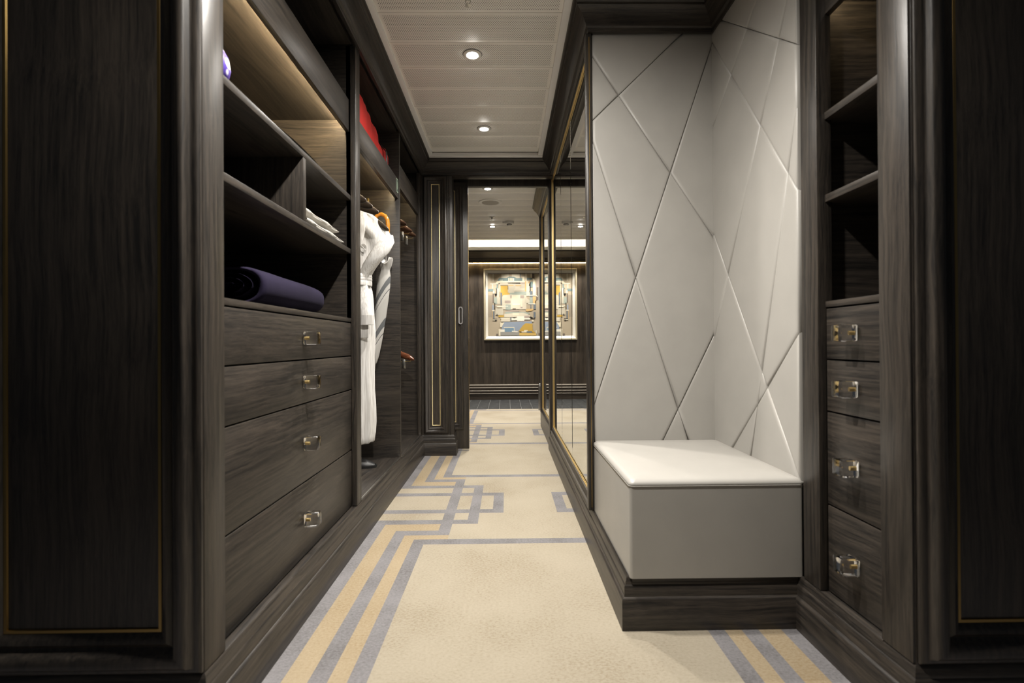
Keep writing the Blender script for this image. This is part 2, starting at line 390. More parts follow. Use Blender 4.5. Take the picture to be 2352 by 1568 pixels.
# ---- end wall with pilaster, header, pocket door
PILF = [(0, 0), (0, .004), (.006, .014), (.014, .018), (.022, .015), (.027, .008), (.031, .006), (.036, .010), (.042, .008), (.047, .002), (.055, .001), (.060, -.002)]
we = struct('wall_end', B(-1.30, -.404, 3.70, 3.80, 0, 2.262, .002).box(-.404, .40, 3.70, 3.765, 2.128, 2.262, .002).box(-.404, .40, 3.765, 3.83, 2.16, 2.262, 0).box(-1.30, .40, 3.91, 3.96, 2.122, 2.262, .002).box(-1.3, -.41, 3.91, 3.96, 0, 2.1, 0), WZ)
part('moulding', MB().frame((-.627, 3.70, .165), (1, 0, 0), (0, 0, 1), (0, -1, 0), .186, 1.965, PILF), WZ, we)
part('brass_inlay', MB().frame((-.567, 3.698, .225), (1, 0, 0), (0, 0, 1), (0, -1, 0), .066, 1.845, [(0, 0), (.0003, .002), (.0018, .0042), (.0035, .0050), (.0052, .0042), (.0067, .002), (.007, 0)]), BRASSI, we, label='thin brass inlay')
part('edge_bead', MB().box(-.430, -.420, 3.693, 3.70, .16, 2.13, .003), WZ, we)
dr = struct('door_1', B(-1.15, -.297, 3.852, 3.892, .014, 2.135, .003), WZ)
part('moulding', MB().frame((-1.08, 3.852, .165), (1, 0, 0), (0, 0, 1), (0, -1, 0), 1.08-.338, 1.945, PILF), WZ, dr)
part('brass_inlay', MB().frame((-1.02, 3.850, .225), (1, 0, 0), (0, 0, 1), (0, -1, 0), 1.02-.398, 1.845, [(0, 0), (.0003, .002), (.0018, .0042), (.0035, .0050), (.0052, .0042), (.0067, .002), (.007, 0)]), BRASSI, dr, label='thin brass inlay')
pts = [(-.358+.018*math.cos(a), 1.073+(.052 if math.sin(a) >= 0 else -.052)+.018*math.sin(a)) for a in [2*math.pi*k/24+.001 for k in range(24)]]
fp = MB()
fp.strip([[(-.358+(x+.358)*sc, 3.852-dy, 1.073+(z-1.073)*(1-(1-sc)*.28)) for x, z in pts] for sc, dy in ((1, 0), (1, .019), (.90, .021), (.58, .020), (.50, .008))], closed=True, caps=True)
part('flush_pull', fp, GREYM, dr, label='grey oval recessed finger pull')
part('edge_plate', B(-.2975, -.2955, 3.856, 3.888, .20, 2.05, .0005), BRASSD, dr)
struct('trim_3', B(-.40, -.297, 3.846, 3.852, 0, .003, .0008), GREYM)
struct('trim_4', B(.346, .40, 3.856, 3.935, 0, 2.20, .003), WZ)

# ---- far hall shell
wf = struct('wall_back', B(-1.7, 2.0, 7.34, 7.40, 0, 2.20, 0), WFAR)
struct('wall_hall_left', B(-1.74, -1.7, 3.9, 7.4, 0, 2.5, 0), WFAR)
struct('wall_hall_right', B(2.0, 2.04, .9, 7.4, 0, 2.5, 0), WFAR)
struct('wall_left', B(-1.30, -1.27, 1.06, 3.75, 0, 2.27, 0), WY)
struct('trim_5', B(-1.7, 2.0, 7.335, 7.40, 2.20, 2.48, 0), WHITE)
cor = [(0, 2.068), (.05, 2.068), (.05, 2.080), (.062, 2.086), (.062, 2.094), (.075, 2.100), (.075, 2.110), (.088, 2.116), (.088, 2.130), (.10, 2.14), (.14, 2.165), (.185, 2.19), (.215, 2.205), (.215, 2.215), (.235, 2.222), (0, 2.222)]
struct('trim_6', MB().sweep([(-1.7, 7.34), (2.0, 7.34)], cor), [WFAR, WFARX])
struct('trim_7', B(-1.7, 2.0, 7.095, 7.12, 2.222, 2.268, .002).box(-1.7, 2.0, 7.12, 7.34, 2.222, 2.232, 0), WHITE)
bb = [(0, 0), (.020, 0), (.020, .082), (.027, .085), (.027, .092), (.018, .096), (.018, .118), (.025, .122), (.025, .134), (.016, .138), (.016, .160), (.024, .165), (.024, .178), (.014, .183), (.014, .205), (.020, .210), (.020, .222), (.006, .228), (0, .230)]
bk_ = struct('baseboard_back', MB().sweep([(-1.7, 7.34), (2.0, 7.34)], bb), [WFAR, WFARX])
STRIPM = plain('champagne_metal', (.66, .59, .50), .5, .35)
for zb, hh, dd in ((.2215, .011, .022), (.181, .009, .026), (.1345, .007, .027), (.0925, .005, .029)):
    part('metal_strip', B(-1.69, 1.99, 7.34-dd, 7.3405-dd+.012, zb-hh/2, zb+hh/2, .0015), STRIPM, bk_, label='thin polished metal strip')
lg = thing('cornice_light', (0, 7.29, 2.06), 'thin golden light strip glowing under the wooden cornice of the far wall', 'light strip')
part('diffuser', B(-1.69, 1.99, 7.290, 7.304, 2.0585, 2.0655, .0008), LEDG, lg)
part('channel', B(-1.69, 1.99, 7.286, 7.308, 2.0656, 2.068, .0004), BRASS, lg)
lc = thing('cove_light', (0, 7.2, 2.24), 'bright white light strip hidden in the ceiling cove of the far hall', 'light strip')
part('diffuser', B(-1.69, 1.99, 7.19, 7.215, 2.236, 2.244, .0008), LEDW, lc)
part('channel', B(-1.69, 1.99, 7.18, 7.225, 2.2325, 2.236, .0005), CHROME, lc)

# ================================================================== CABINETS
KN = {}
def knob_mesh(sx):
    """crystal block on a brass stem; origin on the drawer front, sx = direction out of the front"""
    k = MB(); k.box(.004, .048, -.0205, .0205, -.0215, .0215, .0045)
    k.tube([(0, 0, 0), (.0038, 0, 0)], .0085, 16, mi=1)
    k.tube([(.0065, 0, 0), (.021, 0, 0)], .0052, 14, mi=1)
    k.v = [(x*sx, y, z) for x, y, z in k.v]
    return k.mesh('knob', [GLASS, BRASS])
GAPS = (.943, .800, .656, .398, .157)
def drawer_unit(root, y0, y1, xf, sx, ky):
    """four drawer fronts between y0 and y1 on the plane xf; sx = +1 faces +x"""
    km = KN.setdefault(sx, knob_mesh(sx))
    for i in range(4):
        z1, z0 = GAPS[i]-.0022, GAPS[i+1]+.0022
        d = part('drawer', B(xf-sx*.02, xf, y0+.002, y1-.002, z0, z1, .002), WY, root)
        kb = bpy.data.objects.new('knob', km); C.objects.link(kb); kb.parent = d
        kb.location = Vector((xf, ky, (z0+z1)/2))-org(root); kb['label'] = 'crystal block knob on a brass stem'
def shelf_unit(root, y0, y1, xf, sx, xb, stile_near, post_far, ynear):
    """shelves over drawers.  xf recessed plane, faces towards sx"""
    e = -sx
    xface = xf+sx*.022
    part('back_panel', B(xb, xb+e*.018, y0, y1, .15, 2.20, 0), WY, root)
    part('side_panel', B(xf, xb, y0-.02, y0, .15, 2.16, 0), WX, root)
    part('side_panel', B(xf, xb, y1, max(post_far)-.001 if sx > 0 else y1+.02, .15, 2.16, 0), WX, root)
    part('stile', B(xface, xf+e*.02, *stile_near, .1565, 2.137, .002), WZ, root)
    part('stile', B(xface, xf+e*.02, *post_far, .1565, 2.137, .002), WZ, root)
    for z in (1.479, 1.249):
        part('shelf', B(xf, xb, y0, y1, z-.0105, z+.0105, .0015), WY, root)
    part('counter', B(xf+sx*.001, xb, y0, y1, .945, .962, .0015), WY, root)
    part('soffit', B(xf+e*.012, xb, y0, y1, 1.815, 1.833, 0), WY, root)
    part('fascia', B(xf+e*.004, xf+e*.022, y0, y1, 1.764, 1.900, .0015), WY, root)
    part('top_panel', B(xf+sx*.005, xb, y0, y1, 2.142, 2.16, 0), WY, root)
    part('light_strip', B(xf+e*.0225, xf+e*.0255, y0+.03, y1-.012, 1.798, 1.809,   .0005), LED2 if sx > 0 else LED, root, label='glowing strip behind the fascia')
    part('plinth_ledge', B(xface-sx*.0005, xf+e*.03, y0, y1, .138, .1553, .001), WY, root)
    part('drawer_case', B(xf+e*.024, xb, y0, y1, .15, .168, 0), WY, root)

# ---- left: shelves and drawers
a = thing('drawer_cabinet', (-.90, 1.55, 0), 'dark oak cabinet on the left with open shelves above four wide drawers', 'cabinet', 'dark oak closet cabinets')
XF = -.664
shelf_unit(a, 1.105, 2.087, XF, 1, -1.22, (1.036, 1.112), (2.087, 2.150), 1.112)
part('divider', B(XF, -1.22, 1.600, 1.6215, 1.2597, 1.4683, .0015), WZ, a)
drawer_unit(a, 1.112, 2.087, XF, 1, 1.600)
# ---- right: same unit facing left
b_ = thing('drawer_cabinet', (1.15, 1.24, 0), 'narrow dark oak cabinet right of the bench with empty shelves above four drawers', 'cabinet', 'dark oak closet cabinets')
shelf_unit(b_, 1.115, 1.357, .893, -1, 1.45, (1.031, 1.118), (1.338, 1.412), 1.118)
drawer_unit(b_, 1.118, 1.338, .893, -1, 1.228)
# ---- wardrobe bay with the robe
w = thing('wardrobe', (-.90, 2.55, 0), 'dark oak wardrobe bay with the white robe hanging inside', 'wardrobe', 'dark oak hanging bays')
part('back_panel', B(-1.22, -1.238, 2.152, 2.973, .15, 2.16, 0), WX, w)
part('side_panel', B(-.668, -1.22, 2.151, 2.157, .165, 2.14, 0), WX, w)
part('side_panel', B(XL-.002, -1.22, 2.953, 2.973, .157, 2.16, .0012), WX, w)
part('floor_panel', B(-.6425, -1.22, 2.150, 2.953, .150, .1625, .0015), WY, w)
part('floor_strip', B(-.648, -.652, 2.150, 2.953, .1626, .1645, .0004), CHROME, w)
part('soffit', B(-.665, -1.22, 2.150, 2.953, 1.788, 1.806, 0), WY, w)
part('fascia', B(-.652, -.672, 2.150, 2.953, 1.736, 1.853, .0015), WY, w)
part('top_panel', B(-.66, -1.22, 2.150, 2.953, 2.142, 2.16, 0), WY, w)
part('light_strip', B(-.6725, -.6755, 2.18, 2.94, 1.770, 1.781, .0005), LED, w, label='glowing strip behind the fascia')
rl = part('hanging_rail', MB().tube([(-.835, 2.151, 1.70), (-.835, 2.93, 1.70)], .0085, 14), BRASS, w, label='brass hanging rail')
part('rail_bracket', B(-.845, -.825, 2.93, 2.9525, 1.685, 1.735, .002), BRASS, rl)
em = part('sign_plate', B(-.6515, -.6528, 2.902, 2.952, 1.765, 1.850, 0), plain('sign_dark', (.02, .03, .025), .5), w, label='small pale green edged pictogram plate')
part('sign_print', MB().frame((-.6514, 2.904, 1.767), (0, 1, 0), (0, 0, 1), (1, 0, 0), .046, .081, [(0, 0), (.0003, .0004), (.0035, .0004), (.004, 0)]).box(-.6512, -.6515, 2.924, 2.930, 1.785, 1.83, 0), plain('sign_green', (.33, .42, .30), .5), em)
# ---- far bay
w3 = thing('wardrobe', (-.90, 3.3, 0), 'dark oak wardrobe bay at the far end with trouser hangers on two levels', 'wardrobe', 'dark oak hanging bays')
part('side_panel', B(-.655, -1.22, 3.662, 3.690, .15, 2.16, 0), WX, w3)
part('back_panel', B(-1.22, -1.238, 2.974, 3.66, .15, 2.16, 0), WX, w3)
part('stile', B(XL, -.668, 3.640, 3.690, .157, 2.137, .003), WZ, w3)
part('floor_panel', B(-.6425, -1.22, 2.973, 3.662, .150, .1625, .0015), WY, w3)
part('floor_strip', B(-.648, -.652, 2.973, 3.64, .1626, .1645, .0004), CHROME, w3)
part('soffit', B(-.665, -1.22, 2.973, 3.662, 1.912, 1.930, 0), WY, w3)
part('fascia', B(-.652, -.672, 2.973, 3.64, 1.820, 1.965, .0015), WY, w3)
part('top_panel', B(-.66, -1.22, 2.973, 3.662, 2.142, 2.16, 0), WY, w3)
part('light_strip', B(-.6725, -.6755, 3.0, 3.65, 1.894, 1.905, .0005), LED, w3, label='glowing strip behind the fascia')
part('hanging_rail', MB().tube([(-.865, 2.974, 1.83), (-.865, 3.661, 1.83)], .0085, 14), BRASS, w3, label='upper brass hanging rail')
part('hanging_rail', MB().tube([(-.865, 2.974, .93), (-.865, 3.661, .93)], .0085, 14), BRASS, w3, label='lower brass hanging rail')

# ---- mirrored wardrobes
MF = [(0, 0), (0, .022), (.005, .027), (.011, .026), (.014, .019), (.018, .017), (.022, .014), (.030, .011), (.035, .014), (.039, .013), (.041, .008), (.042, .004)]
def mirrored(name, y0, y1, z0, z1, panes, label, stile=0):
    r = thing(name, (.40, (y0+y1)/2, 0), label, 'wardrobe', 'mirrored wardrobes')
    part('carcass', B(.384, .90, y0+.004, y1-.004, .0, 2.20, 0), WZ, r)
    part('frame', MB().frame((.375, y0, z0), (0, 1, 0), (0, 0, 1), (-1, 0, 0), y1-y0, z1-z0, MF), WZ, r)
    part('brass_inlay', MB().frame((.375, y0+.0425, z0+.0425), (0, 1, 0), (0, 0, 1), (-1, 0, 0), y1-y0-.085, z1-z0-.085, [(0, 0), (0, .008), (.003, .008), (.0035, .005), (.0065, .004), (.007, 0)]), BRASS, r, label='brass strip framing the mirror')
    for a_, c_ in panes:
        p = MB(); g = .0045; bv = .006; zz0, zz1 = z0+.05, z1-.05
        p.strip([[(.3765, a_+g, zz0), (.3765, c_-g, zz0), (.3765, c_-g, zz1), (.3765, a_+g, zz1)],
                 [(.3748, a_+g+bv, zz0+bv), (.3748, c_-g-bv, zz0+bv), (.3748, c_-g-bv, zz1-bv), (.3748, a_+g+bv, zz1-bv)]], closed=True)
        p.add([(.3748, a_+g+bv, zz0+bv), (.3748, c_-g-bv, zz0+bv), (.3748, c_-g-bv, zz1-bv), (.3748, a_+g+bv, zz1-bv)], [[0, 1, 2, 3]])
        part('mirror_pane', p, MIRROR, r, smooth=False)
    part('backing', B(.3768, .384, y0+.02, y1-.02, z0+.02, z1-.02, 0), BLACK, r)
    return r
mw = mirrored('mirrored_wardrobe', 2.036, 3.852, .146, 2.176, [(2.08, 2.75), (2.75, 3.25), (3.25, 3.81)], 'mirrored wardrobe with brass edged glass along the right side of the closet')
pp = part('end_post', B(.338, .3625, 2.0, 2.036, .156, 2.137, .004), WZ, mw)
part('brass_line', B(.351, .3535, 1.9988, 2.0002, .17, 2.12, 0), BRASSD, pp)
mirrored('mirrored_wardrobe', 3.945, 4.965, .146, 2.176, [(3.985, 4.925)], 'mirrored wardrobe with brass edged glass beyond the sliding door')
struct('trim_8', MB().sweep([(.36, 4.97), (.36, 3.965)], crown), [WY, WX])
solo('bumper_plate', MB().tube([(.352, 5.0, .158), (.352, 5.0, .40), (.352, 5.0, .425), (.352, 5.0, .436)], [.02, .02, .016, .006], 14), CHROME, (.352, 5.0, 0), 'brushed silver round topped upright plate at the far end of the mirrored wardrobes', 'bumper')
struct('wall_right', B(.88, .90, 2.05, 5.0, 0, 2.27, 0).box(.90, 2.0, 1.46, 1.48, 0, 2.27, 0), WY)

# ================================================================== BENCH NICHE
def split(polys, p, q):
    (x0, y0), (x1, y1) = p, q; out = []
    sd = lambda v: (x1-x0)*(v[1]-y0)-(y1-y0)*(v[0]-x0)
    for P in polys:
        A_, B_ = [], []; n = len(P)
        for i in range(n):
            v, w_ = P[i], P[(i+1) % n]; sv, sw = sd(v), sd(w_)
            if sv >= 0: A_.append(v)
            if sv <= 0: B_.append(v)
            if sv*sw < 0:
                t_ = sv/(sv-sw); c_ = (v[0]+(w_[0]-v[0])*t_, v[1]+(w_[1]-v[1])*t_); A_.append(c_); B_.append(c_)
        for Q in (A_, B_):
            if len(Q) >= 3:
                ar = abs(sum(Q[i][0]*Q[(i+1) % len(Q)][1]-Q[(i+1) % len(Q)][0]*Q[i][1] for i in range(len(Q))))/2
                if ar > 4e-4: out.append(Q)
    return out
def inset(P, d):
    n = len(P); ar = sum(P[i][0]*P[(i+1) % n][1]-P[(i+1) % n][0]*P[i][1] for i in range(n)); sg = 1 if ar > 0 else -1; out = []
    for i in range(n):
        a, b, c = Vector(P[i-1]), Vector(P[i]), Vector(P[(i+1) % n])
        e1, e2 = (b-a).normalized(), (c-b).normalized(); n1, n2 = Vector((-e1.y, e1.x))*sg, Vector((-e2.y, e2.x))*sg
        k = 1+n1.dot(n2); out.append(b+(n1+n2)*(d/max(k, .08)))
    return out
def inrad(P):
    n = len(P); ar = abs(sum(P[i][0]*P[(i+1) % n][1]-P[(i+1) % n][0]*P[i][1] for i in range(n)))/2
    return 2*ar/sum((Vector(P[i])-Vector(P[(i+1) % n])).length for i in range(n))
def dedupe(P):
    out = []
    for p in P:
        if not out or (Vector(p)-Vector(out[-1])).length > 2e-3: out.append(p)
    if (Vector(out[0])-Vector(out[-1])).length < 2e-3: out.pop()
    return out
def padded(name, rect, lines, to3, nrm, loc, label, backing):
    r = thing(name, loc, label, 'wall panel', 'padded leather wall panels')
    part('backing', backing, plain('seam_shadow_cloth', (.10, .09, .078), .9), r)
    u0, v0, u1, v1 = rect; polys = [[(u0, v0), (u1, v0), (u1, v1), (u0, v1)]]
    for p, q in lines: polys = split(polys, p, q)
    nv = Vector(nrm)
    for P in polys:
        P = dedupe(P)
        if len(P) < 3: continue
        ir = inrad(P); k = min(1, ir/.030)
        rings = [[to3(*q)+nv*h for q in inset(P, d*k)] for d, h in ((.0003, .001), (.0006, .0050), (.0016, .0085), (.0038, .0112), (.0080, .0127), (.0150, .0132))]
        mb = MB(); mb.strip(rings, closed=True)
        base_ = len(mb.v)-len(P); c = sum((Vector(x) for x in mb.v[base_:]), Vector())/len(P)+nv*.0006
        mb.v.append(tuple(c)); ci = len(mb.v)-1
        for i in range(len(P)): mb.f.append([base_+i, base_+(i+1) % len(P), ci]); mb.m.append(0)
        part('panel', mb, LEATHER, r, ang=75)
    return r
LB = [((.363, 2.058), (.875, 1.288)), ((.782, 2.180), (.366, 1.779)), ((.874, 2.098), (.366, .588)), ((.365, 1.700), (.761, .441)), ((.877, .891), (.656, .442))]
LR = [((1.966, 2.173), (1.433, 1.739)), ((2.005, 2.092), (1.429, 1.302)), ((1.725, 1.977), (1.994, 1.766)), ((1.524, 1.810), (2.0, .893)), ((1.432, 1.545), (1.719, .443)), ((2.003, 1.285), (1.433, .440)), ((1.431, .877), (1.861, .440))]
padded('padded_wall_panel', (.3665, .430, .886, 2.15), LB, lambda u, v: Vector((u, 2.026, v)), (0, -1, 0), (.62, 2.03, .43), 'tall taupe leather panel with diagonal seams behind the bench', B(.3665, .885, 2.027, 2.036, .42, 2.16, 0))
padded('padded_wall_panel', (1.4295, .430, 2.030, 2.15), LR, lambda u, v: Vector((.884, u, v)), (-1, 0, 0), (.885, 1.72, .43), 'taupe leather panel with diagonal seams on the right side wall of the niche', B(.885, .894, 1.4135, 2.025, .42, 2.16, 0))
# bench
bn = thing('bench', (.615, 1.72, 0), 'boxy taupe leather bench seat on a dark moulded plinth', 'bench')
x0, x1, y0, y1 = .3635, .8825, 1.427, 2.018
def rrect(x0, x1, y0, y1, r, n=5):
    o = []
    for cx, cy, a0 in ((x1-r, y1-r, 0), (x0+r, y1-r, 90), (x0+r, y0+r, 180), (x1-r, y0+r, 270)):
        for k in range(n+1):
            a = math.radians(a0+90*k/n); o.append((cx+r*math.cos(a), cy+r*math.sin(a)))
    return o
sk = MB(); sk.strip([[(x, y, z) for x, y in rrect(x0, x1, y0, y1, .010)] for z in (.152, .25, .34, .4245)], closed=True, caps=True)
part('skirt', sk, LEATHER, bn)
rings = []
for ins, z in ((-.0005, .4262), (-.0018, .4275), (-.0018, .431), (.001, .4365), (.007, .4418), (.016, .4448), (.040, .4475), (.09, .4505), (.16, .452), (.22, .4525)):
    rings.append([(x, y, z) for x, y in rrect(x0+ins, x1-ins, y0+ins, y1-ins, .014)])
seat = MB(); seat.strip(rings, closed=True); seat.f.append(list(range(len(seat.v)-len(rings[0]), len(seat.v)))); seat.m.append(0)
part('seat_pad', seat, LEATHER, bn, ang=70)
part('seat_welt', MB().tube([(x, y, .4254) for x, y in rrect(x0-.0012, x1-.002, y0-.0012, y1-.002, .012)+[rrect(x0-.0012, x1-.002, y0-.0012, y1-.002, .012)[0]]], .0014, 6, caps=False), LEATHER, bn)
part('core', B(.372, .874, 1.437, 1.99, 0, .150, 0), WX, bn)

# ================================================================== CEILING FITTINGS
def downlight(x, y, label, w=None, tilt=(0, 0), ang=2.38):
    d = thing('downlight', (x, y, CEIL), label, 'ceiling light', 'recessed ceiling downlights')
    part('trim_ring', MB().lathe([(.0445, 2.2495), (.0445, 2.2465), (.042, 2.2445), (.033, 2.2435), (.029, 2.2445), (.0275, 2.2475), (.0262, 2.2495)], (x, y, 0), 36), WHITE, d)
    part('shadow_gap', MB().lathe([(.0475, 2.2492), (.0447, 2.2492)], (x, y, 0), 36), BLACKR, d)
    part('lamp', MB().lathe([(.0262, 2.2475), (.020, 2.2445), (.010, 2.243), (.0005, 2.2425)], (x, y, 0), 24), LAMP, d)
    l = spot('downlight_beam', (x, y, 2.232), w or SPOT_W, tilt=tilt, ang=ang); l.parent = d; l.location = (0, 0, -.018)
    return d
downlight(-.10, 1.530, 'recessed downlight in the closet ceiling over the front of the bench', w=132, tilt=(-.40, -.08), ang=2.25)
downlight(-.10, .970, 'unseen downlight added just inside the entrance to light the bench front', w=165, tilt=(.36, -.05), ang=2.45)  # out of view, added and placed to brighten bench front and niche
downlight(-.154, 2.339, 'nearer and larger lit downlight in the perforated closet ceiling')
downlight(-.134, 3.146, 'farther lit downlight in the closet ceiling near the door header')
downlight(-.157, 4.369, 'lit downlight in the far hall ceiling just past the door header', w=140)
downlight(-.153, 5.786, 'lit downlight in the far hall ceiling beyond the sprinkler', w=140)
for xx in (-.45, .12, .70):
    o = spot('unseen_wall_spot', (xx, 6.86, 2.455), 110, ang=1.44, blend=.25, r=.02)  # unseen spots without fixtures, added in the cove to light the far wall
def sprinkler(x, y, label):
    d = thing('sprinkler', (x, y, CEIL), label, 'sprinkler', 'ceiling sprinklers')
    part('escutcheon', MB().lathe([(.030, 2.2495), (.029, 2.247), (.018, 2.243), (.010, 2.242), (.001, 2.242)], (x, y, 0), 24), CHROME, d)
    part('body', MB().lathe([(.010, 2.242), (.011, 2.234), (.007, 2.232), (.006, 2.226), (.001, 2.226)], (x, y, 0), 14), CHROME, d)
    for s_ in (-1, 1): part('arm', MB().tube([(x+s_*.006, y, 2.231), (x+s_*.011, y, 2.220), (x+s_*.003, y, 2.208)], .0022, 6), CHROME, d)
    part('deflector', MB().lathe([(.001, 2.206), (.012, 2.2055), (.012, 2.204), (.001, 2.2035)], (x, y, 0), 14), CHROME, d)
sprinkler(-.144, 1.935, 'steel sprinkler head cut off by the top edge in the closet ceiling')
sprinkler(-.146, 5.355, 'small steel sprinkler head in the far hall ceiling')
sp_ = thing('ceiling_speaker', (-.147, 4.79, CEIL), 'round flush speaker grille in the far hall ceiling', 'speaker')
part('rim', MB().lathe([(.115, 2.2495), (.115, 2.244), (.108, 2.2415), (.088, 2.2415), (.084, 2.2445)], (-.147, 4.79, 0), 40), WHITE, sp_)
part('grille', MB().lathe([(.086, 2.2445), (.04, 2.2435), (.0005, 2.243)], (-.147, 4.79, 0), 40), plain('speaker_cloth', (.42, .39, .34), .8), sp_)
sd_ = thing('smoke_detector', (.048, 5.56, CEIL), 'white round smoke detector on the far hall ceiling', 'smoke detector')
part('base', MB().lathe([(.052, 2.2495), (.052, 2.228), (.049, 2.224), (.03, 2.222), (.001, 2.222)], (.048, 5.56, 0), 28), WHITE, sd_)
part('sensor', MB().lathe([(.030, 2.222), (.029, 2.206), (.022, 2.198), (.001, 2.196)], (.048, 5.56, 0), 20), WHITE, sd_)
part('sensor_window', MB().lathe([(.0302, 2.219), (.0302, 2.211)], (.048, 5.56, 0), 20), BLACKR, sd_)
part('side_lug', B(-.030, .0, 5.545, 5.575, 2.230, 2.2485, .003), WHITE, sd_)

# ================================================================== THINGS ON THE SHELVES
# navy rolled throw
th = thing('rolled_blanket', (-.80, 1.66, .962), 'navy wool blanket rolled up on the left cabinet above the drawers', 'blanket')
def spiral(t_):
    a = t_*2*math.pi*2.6; r = .22+.78*t_/1.0
    return a, r
def sec(y, sc, z0=.963, cx=-.792, hw=.102, hh=.058, n=36):
    out = []
    for k in range(n):
        a = 2*math.pi*k/n; c, s_ = math.cos(a), math.sin(a)
        px = math.copysign(abs(c)**.8, c)*hw*sc; pz = math.copysign(abs(s_)**.85, s_)*hh*sc
        w_ = 1+.03*noise.noise((c*1.5, s_*1.5, y*7))
        out.append((cx+px*w_, y, z0+hh+pz*w_*(1 if pz < 0 else 1)))
    return out
rb = MB(); rr = [(1.405, .80), (1.398, .90), (1.402, .97), (1.415, 1.0), (1.50, 1.0), (1.60, .985), (1.70, .965), (1.78, .945), (1.85, .91), (1.89, .86), (1.91, .77), (1.918, .62), (1.92, .3)]
rb.strip([sec(y, s_) for y, s_ in rr], closed=True); part('outer_wrap', rb, NAVY, th, ang=80)
sr = MB(); rings = []
for i in range(70):
    t_ = i/69; a = t_*2*math.pi*2.7; r = .12+.72*t_
    c, s_ = math.cos(a), math.sin(a)
    x, z = -.792+c*r*.102*.93, .963+.058+s_*r*.058*.93
    rings.append([(x, 1.400+.004*math.sin(i), z), (x, 1.50, z)])
sr.strip(rings); part('inner_coil', sr, NAVY, th)
# two folded grey cloths
def folded(name, z, y0, y1, x, th_, label):
    f = MB(); rings = []; n = 18
    ysn = [y0+(y1-y0)*i/14 for i in range(15)]
    for i, y in enumerate(ysn):
        e = min(i, 14-i); k = {0: .35, 1: .8, 2: .95}.get(e, 1)*(1+.04*math.sin(i*1.7))
        ring = []
        for j in range(n):
            a = 2*math.pi*j/n; c, s_ = math.cos(a), math.sin(a)
            hw = .13
            ring.append((x-hw+math.copysign(abs(c)**.45, c)*hw+.004*math.sin(i*.9), y, z+th_/2+math.copysign(abs(s_)**.8, s_)*th_/2*k))
        rings.append(ring)
    f.strip(rings, closed=True, caps=True)
    o = thing(name, (x-.13, (y0+y1)/2, z), label, 'folded cloth', 'folded grey cloths')
    part('cloth', f, GREYC, o, ang=70)
    part('fold_edge', MB().tube([(x+.0015, y0+.03, z+th_*.48), (x+.0015, (y0+y1)/2, z+th_*.46), (x+.0015, y1-.04, z+th_*.48)], .0015, 6), GREYC, o)
    part('tie', MB().tube([(x-.02, y0-.004, z+th_*.3), (x+.002, y0+.004, z+th_*.5), (x-.02, y0+.012, z+th_*.9)], .004, 6), BLACKR, o, label='dark knotted end')
folded('folded_cloth', 1.2600, 1.640, 2.035, -.676, .036, 'folded grey felt cloth at the bottom of the pair in the divided shelf')
folded('folded_cloth', 1.2962, 1.635, 2.000, -.684, .034, 'folded grey felt cloth lying on top of the pair in the divided shelf')
# low taupe cloth on the top shelf
tc_ = MB(); rings = []
for i in range(13):
    t_ = i/12; y = 1.42+.34*t_; h = .028*math.sin(math.pi*min(1, t_*1.02))**.6+.002
    rings.append([(-.668-.16*k/8, y+.01*math.sin(k), 1.4905+h*math.sin(math.pi*min(1, (k+.35)/8.5))**.55) for k in range(9)])
tc_.strip(rings)
solo('dust_cover', tc_, plain('translucent_taupe_cloth', (.22, .195, .15), .4), (-.75, 1.59, 1.4895), 'low crumpled taupe cloth bag on the top left shelf', 'cloth bag', ang=80)
# blue and white pouch
po = thing('pouch', (-.715, 1.185, 1.49), 'small blue and white patterned pouch at the near end of the top left shelf', 'pouch')
pb = MB(); pb.lathe([(.001, 1.490), (.036, 1.4905), (.047, 1.50), (.051, 1.520), (.047, 1.545), (.036, 1.565), (.020, 1.580), (.012, 1.586), (.001, 1.588)], (-.715, 1.168, 0), 24); part('body', pb, BLUEW, po)
part('tied_top', MB().lathe([(.010, 1.586), (.007, 1.592), (.013, 1.604), (.001, 1.602)], (-.715, 1.168, 0), 12), BLUEW, po)
# red bag on the upper shelf of the robe bay
rbag = thing('life_jacket_bag', (-.82, 2.52, 1.806), 'folded red nylon life jacket bag with a black strap on the upper wardrobe shelf', 'bag')
def lump(y0, y1, z0, zt, xf, hw, seed, n=22, m_=16):
    mb = MB(); rings = []
    for i in range(m_+1):
        t_ = i/m_; y = y0+(y1-y0)*t_; k = (1-abs(2*t_-1)**5)**.5 if 0 < t_ < 1 else .12
        hh = (zt-z0)/2; ring = []
        for j in range(n):
            a = 2*math.pi*j/n; c, s_ = math.cos(a), math.sin(a)
            w_ = 1+.13*noise.noise((c*1.3+seed, s_*1.3, t_*4.3))+.06*noise.noise((c*4+seed, s_*4, t_*11))
            px = math.copysign(abs(c)**.4, c)*hw*k*w_; pz = math.copysign(abs(s_)**.45, s_)*hh*k*(w_ if s_ > 0 else 1)
            ring.append((xf-hw+px, y, max(z0, z0+hh+pz)))
        rings.append(ring)
    return mb.strip(rings, closed=True, caps=True)
part('bag_body', lump(2.17, 2.585, 1.8065, 2.05, -.680, .12, 3.1), RED, rbag, ang=80)
part('collar', lump(2.47, 2.655, 1.8065, 2.022, -.682, .085, 8.3), RED, rbag, ang=80)
part('pocket', lump(2.55, 2.78, 1.8065, 1.968, -.685, .07, 2.2), RED, rbag, ang=80)
part('flap', lump(2.77, 2.90, 1.8065, 1.990, -.69, .05, 5.7, m_=10), RED, rbag, ang=80)
